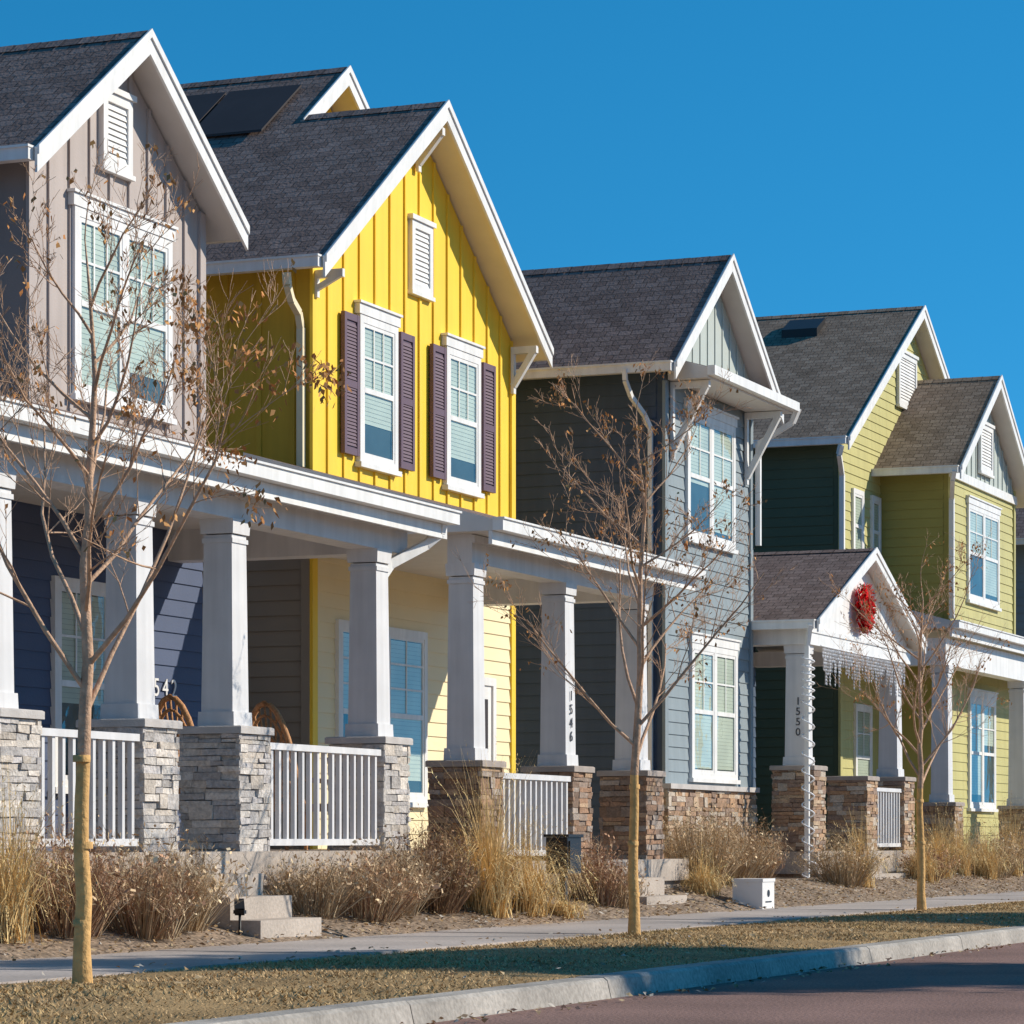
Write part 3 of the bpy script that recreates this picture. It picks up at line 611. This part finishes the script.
def pine(X,Y,zc,rh,rv,seed):
    R=random.Random(seed); e=empty('pine_tree',(X,Y,-.15),'tall dense pine tree with rounded crown beside street','tree')
    b=B(); b.chain([(X,Y,-.16),(X+.05,Y,zc*.5),(X,Y,zc+rv*.6)],[.22,.16,.04],8)
    for i in range(14):
        a=i*2.4; z=zc-rv*.7+i*.25; b.chain([(X,Y,z-.3),(X+math.cos(a)*rh*.5,Y+math.sin(a)*rh*.5,z+.1),(X+math.cos(a)*rh*.8,Y+math.sin(a)*rh*.8,z+.3)],[.05,.03,.01],5)
    mk('trunk',b,['bark'],e)
    b=B(); cl=[]
    for i in range(90):
        q=Vector((R.gauss(0,1),R.gauss(0,1),R.gauss(0,1))).normalized()*R.uniform(.1,1)**.6; cl.append((Vector((X+q.x*rh,Y+q.y*rh,zc+q.z*rv)),R.uniform(.4,.75)))
    for i in range(16000):
        c0,cr=R.choice(cl); p=c0+Vector((R.gauss(0,1),R.gauss(0,1),R.gauss(0,.7)))*cr*.5; d=Vector((R.gauss(0,1),R.gauss(0,1),R.gauss(0,1))).normalized()*R.uniform(.16,.34); w=d.cross(Vector((R.gauss(0,1),R.gauss(0,1),1))).normalized()*R.uniform(.05,.1)
        v=R.uniform(.6,1.3); b.face([p-w,p+w,p+d],0,(.035*v,.06*v,.03*v))
    mk('crown',b,['attr'],e)
pine(27.7,-3.95,8.3,1.8,1.9,1); pine(29.6,-6.4,8.3,1.8,2.0,2); pine(40.0,-4.6,8.1,1.9,2.1,4)
# =================================================================== PLANTS
def shrub(X,Y,r,hh,seed,cols,label,n=420,z0=None):
    R=random.Random(seed); z0=.3*min(1,max(0,(Y-11.4)/1.2))**.8-.03 if z0 is None else z0; b=B()
    lob=[(R.uniform(0,6.28),R.uniform(.15,.38)) for _ in range(4)]
    for i in range(n):
        a=R.uniform(0,6.283); q=R.random()**.5; k0=1+sum(m*math.sin(a*(j+2)+ph) for j,(ph,m) in enumerate(lob))*.6
        top=Vector((X+math.cos(a)*q*r*k0,Y+math.sin(a)*q*r*k0,z0+hh*(1-.4*q*q)*R.uniform(.45,1.15)*(.8+.2*k0))); s=Vector((X+math.cos(a)*q*r*.45,Y+math.sin(a)*q*r*.45,z0))
        mid=s.lerp(top,.5)+Vector((R.uniform(-.06,.06),R.uniform(-.06,.06),.05)); c=R.choice(cols); v=R.uniform(.65,1.3); c=tuple(min(1,k*v) for k in c)
        w=Vector((R.gauss(0,1),R.gauss(0,1),0)).normalized()*.0038
        b.face([s-w,s+w,mid+w,mid-w],0,tuple(k*.8 for k in c)); b.face([mid-w,mid+w,top],0,c)
        for j in range(5):
            p=mid.lerp(top,R.random()); d=Vector((R.gauss(0,1),R.gauss(0,1),R.uniform(.1,1.4))).normalized()*R.uniform(.06,.18); b.face([p-w*.8,p+w*.8,p+d],0,c)
            if R.random()<.4:
                u=Vector((R.gauss(0,1),R.gauss(0,1),R.gauss(0,1)))*.010; k=Vector((R.gauss(0,1),R.gauss(0,1),R.gauss(0,1)))*.010
                b.face([p+d-u,p+d+k,p+d+u,p+d-k],0,tuple(x*1.2 for x in c))
    mk('shrub',b,['attr'],None,label,'shrub','garden shrubs in front of the porches')
def ograss(X,Y,r,hh,seed,label='tall tan ornamental grass clump in garden bed',n=420,col=(.84,.60,.28)):
    R=random.Random(seed); z0=.3*min(1,max(0,(Y-11.4)/1.2))**.8-.03; b=B()
    for i in range(n):
        a=R.uniform(0,6.283); L=hh*R.uniform(.5,1.12); lean=min(.5,abs(R.gauss(0,.30))*r/hh*2.8); p=Vector((X+R.gauss(0,.08),Y+R.gauss(0,.08),z0)); v=R.uniform(.6,1.2); c=tuple(min(1,k*v) for k in col)
        w=Vector((-math.sin(a),math.cos(a),0))*R.uniform(.003,.007); el=lean*.6; P=[p]
        for k in range(5):
            el+=lean*.36*(k+.6); d=Vector((math.cos(a)*math.sin(el),math.sin(a)*math.sin(el),math.cos(el))); p=p+d*L/5; P.append(p)
        for k in range(5):
            f0=1-k/5.5; f1=1-(k+1)/5.5; b.face([P[k]-w*f0,P[k]+w*f0,P[k+1]+w*f1,P[k+1]-w*f1],0,c)
        if R.random()<.3:
            for k in range(7):
                q=P[-1]+(P[-1]-P[-2])*(-.18*k); u=Vector((R.gauss(0,1),R.gauss(0,1),R.gauss(0,1)))*.012; b.face([q-w,q+w,q+u*2],0,tuple(min(1,k2*1.15) for k2 in c))
    mk('ornamental_grass',b,['attr'],None,label,'grass','ornamental grass clumps')
RED=[(.44,.25,.15),(.52,.32,.19),(.33,.18,.11),(.56,.39,.23)]; TAN=[(.62,.45,.27),(.50,.35,.21),(.70,.54,.34),(.40,.27,.16)]; DK=[(.35,.21,.12),(.44,.29,.16),(.26,.15,.09)]
ograss(19.4,11.85,.6,1.25,1); shrub(20.3,11.9,.62,.82,2,RED,'reddish brown twiggy shrub beside stone pier',600)
shrub(21.25,11.75,.58,.66,3,RED+TAN,'reddish brown twiggy shrub before porch railing',520); shrub(22.0,11.9,.6,.74,4,TAN,'pale brown dormant shrub beside concrete steps',520); 
shrub(24.9,12.05,.5,.55,5,TAN,'pale brown dormant shrub before porch railing',380); shrub(25.6,11.85,.6,.62,6,RED+TAN,'brown dormant shrub before porch railing'); shrub(26.4,12.0,.62,.68,7,TAN,'pale brown dormant shrub before porch railing')
shrub(27.4,12.0,.6,.85,8,DK,'dark brown leafy shrub between two porches',600); shrub(28.6,12.1,.5,.7,9,RED,'rusty brown shrub between two porches')
ograss(28.25,11.75,1.15,1.6,10,'wide arching tan ornamental grass clump',750); ograss(29.2,11.7,.8,1.1,11); ograss(29.9,11.6,.6,.40,12,'low straw grass tuft at sidewalk edge',260)
shrub(31.8,11.95,.5,.7,13,RED,'rusty brown shrub beside porch steps'); shrub(36.8,12.5,.75,.95,14,TAN,'large tan dormant shrub before stone base',620); shrub(38.1,12.6,.8,1.0,15,TAN,'large tan dormant shrub before stone base',620); shrub(39.4,12.6,.55,.8,16,RED+TAN,'brown dormant shrub before stone base',400)
shrub(42.4,12.2,.6,.7,17,TAN,'tan dormant shrub beside entry steps'); ograss(42.9,12.1,.6,1.1,18); ograss(48.6,12.4,.7,1.25,19); ograss(50.3,12.5,.7,1.15,20); shrub(51.6,12.3,.8,.85,21,TAN,'tan dormant shrub beside green house'); ograss(53.2,12.3,.7,1.35,22); shrub(55,12.3,.8,.9,23,RED,'rusty brown shrub beside green house')
ograss(51.0,12.2,.6,.9,24); shrub(47.4,12.3,.45,.5,25,RED,'low rusty shrub before porch railing'); ograss(46.9,12.2,.5,.8,26); ograss(35.9,12.1,.5,.6,27); shrub(33.0-.9,11.8,.35,.4,28,TAN,'small tan shrub beside porch steps',260)
# =================================================================== SMALL THINGS
b=B(); x,y=36.2,11.55; b.box(x-.24,x+.24,y-.19,y+.19,.01,.34); b.box(x-.25,x+.25,y-.20,y+.20,.341,.38)
bx=mk('delivery_box',b,['boxwhite'],None,'white plastic box with small dark emblem beside sidewalk','box')
b=B(); b.face([(x+.05*math.cos(t*.5236),y-.195,.2+.045*math.sin(t*.5236)) for t in range(12)]); b.box(x-.12,x+.12,y-.196,y-.192,.09,.105); mk('emblem',b,['black'],bx)
b=B(); x,y=30.3,11.75; b.box(x-.04,x+.04,y-.03,y+.03,.05,.5); b.box(x-.2,x+.2,y-.12,y+.12,.5,.88); b.box(x-.22,x+.22,y-.14,y+.14,.881,.91); b.box(x-.16,x+.16,y-.135,y-.121,.55,.84); mk('utility_box',b,['black'],None,'dark metal utility box in front of brown stone pier','utility box')
b=B(); x,y=22.7,11.65; b.chain([(x,y,.02),(x,y,.26)],[.012,.012],6); b.bar((x,y,.26),(x+.1,y+.06,.34),.08,.07); b.bar((x-.02,y,.26),(x+.02,y,.26),.1,.03); mk('garden_spotlight',b,['black'],None,'small black garden spotlight on stake','light')
R=random.Random(9); b=B(); cx,cy,cz=46.65,13.10,4.44
for i in range(1300):
    a=R.uniform(0,6.283); rr=R.uniform(.0,.25); p=Vector((cx+math.cos(a)*rr*1.2,cy+R.uniform(-.08,.06),cz+math.sin(a)*rr*1.4)); d=Vector((math.cos(a)+R.gauss(0,.5),R.uniform(-.9,0),math.sin(a)+R.gauss(0,.5))).normalized()*R.uniform(.06,.13); w=d.cross(Vector((0,1,.3))).normalized()*.028
    v=R.uniform(.45,1.15); b.face([p-d*.2,p+w+d*.4,p+d,p-w+d*.4],0,(min(1,.85*v),.010*v,.015*v))
mk('wreath',b,['attr'],None,'bright red poinsettia wreath hanging on white porch gable','wreath')
b=B(); x=44.5; R=random.Random(31)
b.chain([(44.4,13.12,3.74),(46.8,13.12,3.725),(49.2,13.12,3.74)],[.01]*3,4)
while x<49.2:
    L=R.choice((.15,.25,.4,.56,.33,.2)); b.chain([(x,13.12,3.73),(x+R.uniform(-.03,.03),13.12,3.73-L)],[.004,.004],3); z=3.7
    while z>3.73-L: b.chain([(x,13.12,z),(x+R.uniform(-.03,.03),13.105,z-.035)],[.013,.005],4); z-=.05
    x+=R.uniform(.03,.055)
mk('icicle_lights',b,['bulb'],None,'white icicle string lights hanging along entry porch beam','string lights')
b=B(); P=[];t=0
while t<104:
    z=3.55-t*.017-(0 if t<40 else (t-40)*.0235); rr=.09+.25*max(0,.7-z)**1.3
    if z<.1: break
    P.append((43.68+math.cos(t)*rr,13.10+math.sin(t)*rr-.2*max(0,.7-z),z)); t+=.5
b.chain(P,[.014]*len(P),5)
mk('string_lights',b,['bulb'],None,'white string lights wound around porch downspout','string lights')
def chair(X,Y,Z,ang,label):
    e=empty('wicker_chair',(X,Y,Z),label,'chair','wicker chairs on the porch'); ca,sa=math.cos(ang),math.sin(ang)
    T=lambda p:(X+p[0]*ca-p[1]*sa,Y+p[0]*sa+p[1]*ca,Z+p[2])
    b=B()
    b.hexa([T((-.3,-.28,.38)),T((.3,-.28,.38)),T((.26,.28,.38)),T((-.26,.28,.38))],[T((-.3,-.28,.45)),T((.3,-.28,.45)),T((.26,.28,.45)),T((-.26,.28,.45))]); mk('seat',b,['wicker'],e)
    for (p,q) in ((-.27,-.25),(.27,-.25),(-.23,.25),(.23,.25)):
        l=B(); l.chain([T((p*1.1,q*1.1,0)),T((p,q,.4))],[.02,.025],8); mk('leg',l,['wicker'],e)
    k=B(); 
    for s in (1,.88,.7,.5,.3):
        k.chain([T((.50*s*math.cos(a*math.pi/14),.28+.10*math.sin(a*math.pi/14),.45+.98*s*math.sin(a*math.pi/14))) for a in range(15)],[.03 if s==1 else .016]*15,6)
    for a in range(1,14): 
        c,s=math.cos(a*math.pi/14),math.sin(a*math.pi/14); k.chain([T((0,.27,.45)),T((.50*c,.28+.1*s,.45+.98*s))],[.012,.012],5)
    mk('backrest',k,['wicker'],e)
    for sg in (-1,1):
        m=B(); m.chain([T((sg*.42,.3,.7)),T((sg*.42,.1,.68)),T((sg*.38,-.2,.66)),T((sg*.29,-.27,.42))],[.024]*4,6); mk('armrest',m,['wicker'],e)
chair(27.35,13.4,.75,1.0,'brown wicker chair with rounded back on grey porch'); chair(25.8,13.6,.75,1.0,'brown wicker chair behind porch column')
# =================================================================== LIGHT + CAMERA
el=math.radians(31); az=math.radians(147)
v=Vector((math.sin(az)*math.cos(el),math.cos(az)*math.cos(el),math.sin(el)))
sd=bpy.data.lights.new('sun','SUN'); sd.energy=5.0; sd.angle=math.radians(.5); sd.color=(1,.92,.79); so=bpy.data.objects.new('sun',sd); so.rotation_euler=v.to_track_quat('Z','Y').to_euler(); so.location=(20,-20,30); COL.objects.link(so)
w=bpy.data.worlds.new('World'); S.world=w; w.use_nodes=True; nt=w.node_tree; bg=nt.nodes['Background']; sk=nt.nodes.new('ShaderNodeTexSky'); sk.sky_type='NISHITA'; sk.sun_disc=False; sk.sun_elevation=el; sk.sun_rotation=az; sk.altitude=1800; sk.air_density=1.0; sk.dust_density=.3; sk.ozone_density=2.0
tc=nt.nodes.new('ShaderNodeTexCoord'); mp=nt.nodes.new('ShaderNodeMapping'); mp.inputs['Location'].default_value=(0,0,.17); nt.links.new(tc.outputs['Generated'],mp.inputs['Vector']); nt.links.new(mp.outputs['Vector'],sk.inputs['Vector'])
hs=nt.nodes.new('ShaderNodeHueSaturation'); hs.inputs['Saturation'].default_value=1.36; hs.inputs['Hue'].default_value=.475; nt.links.new(sk.outputs[0],hs.inputs['Color'])
mu=nt.nodes.new('ShaderNodeVectorMath'); mu.operation='MULTIPLY'; mu.inputs[1].default_value=(.66,1.02,1.20); nt.links.new(hs.outputs[0],mu.inputs[0]); nt.links.new(mu.outputs[0],bg.inputs['Color']); bg.inputs['Strength'].default_value=.14
cd=bpy.data.cameras.new('camera'); cd.sensor_width=36; cd.lens=36*3100/1024; cd.shift_y=(840-512)/1024; cd.clip_end=5000; cd.clip_start=.1
co=bpy.data.objects.new('camera',cd); co.location=(0,0,.85); co.rotation_euler=(math.pi/2,0,-math.radians(90-22.15)); COL.objects.link(co); S.camera=co
S.view_settings.view_transform='Standard'; S.view_settings.look='None'; S.view_settings.exposure=0
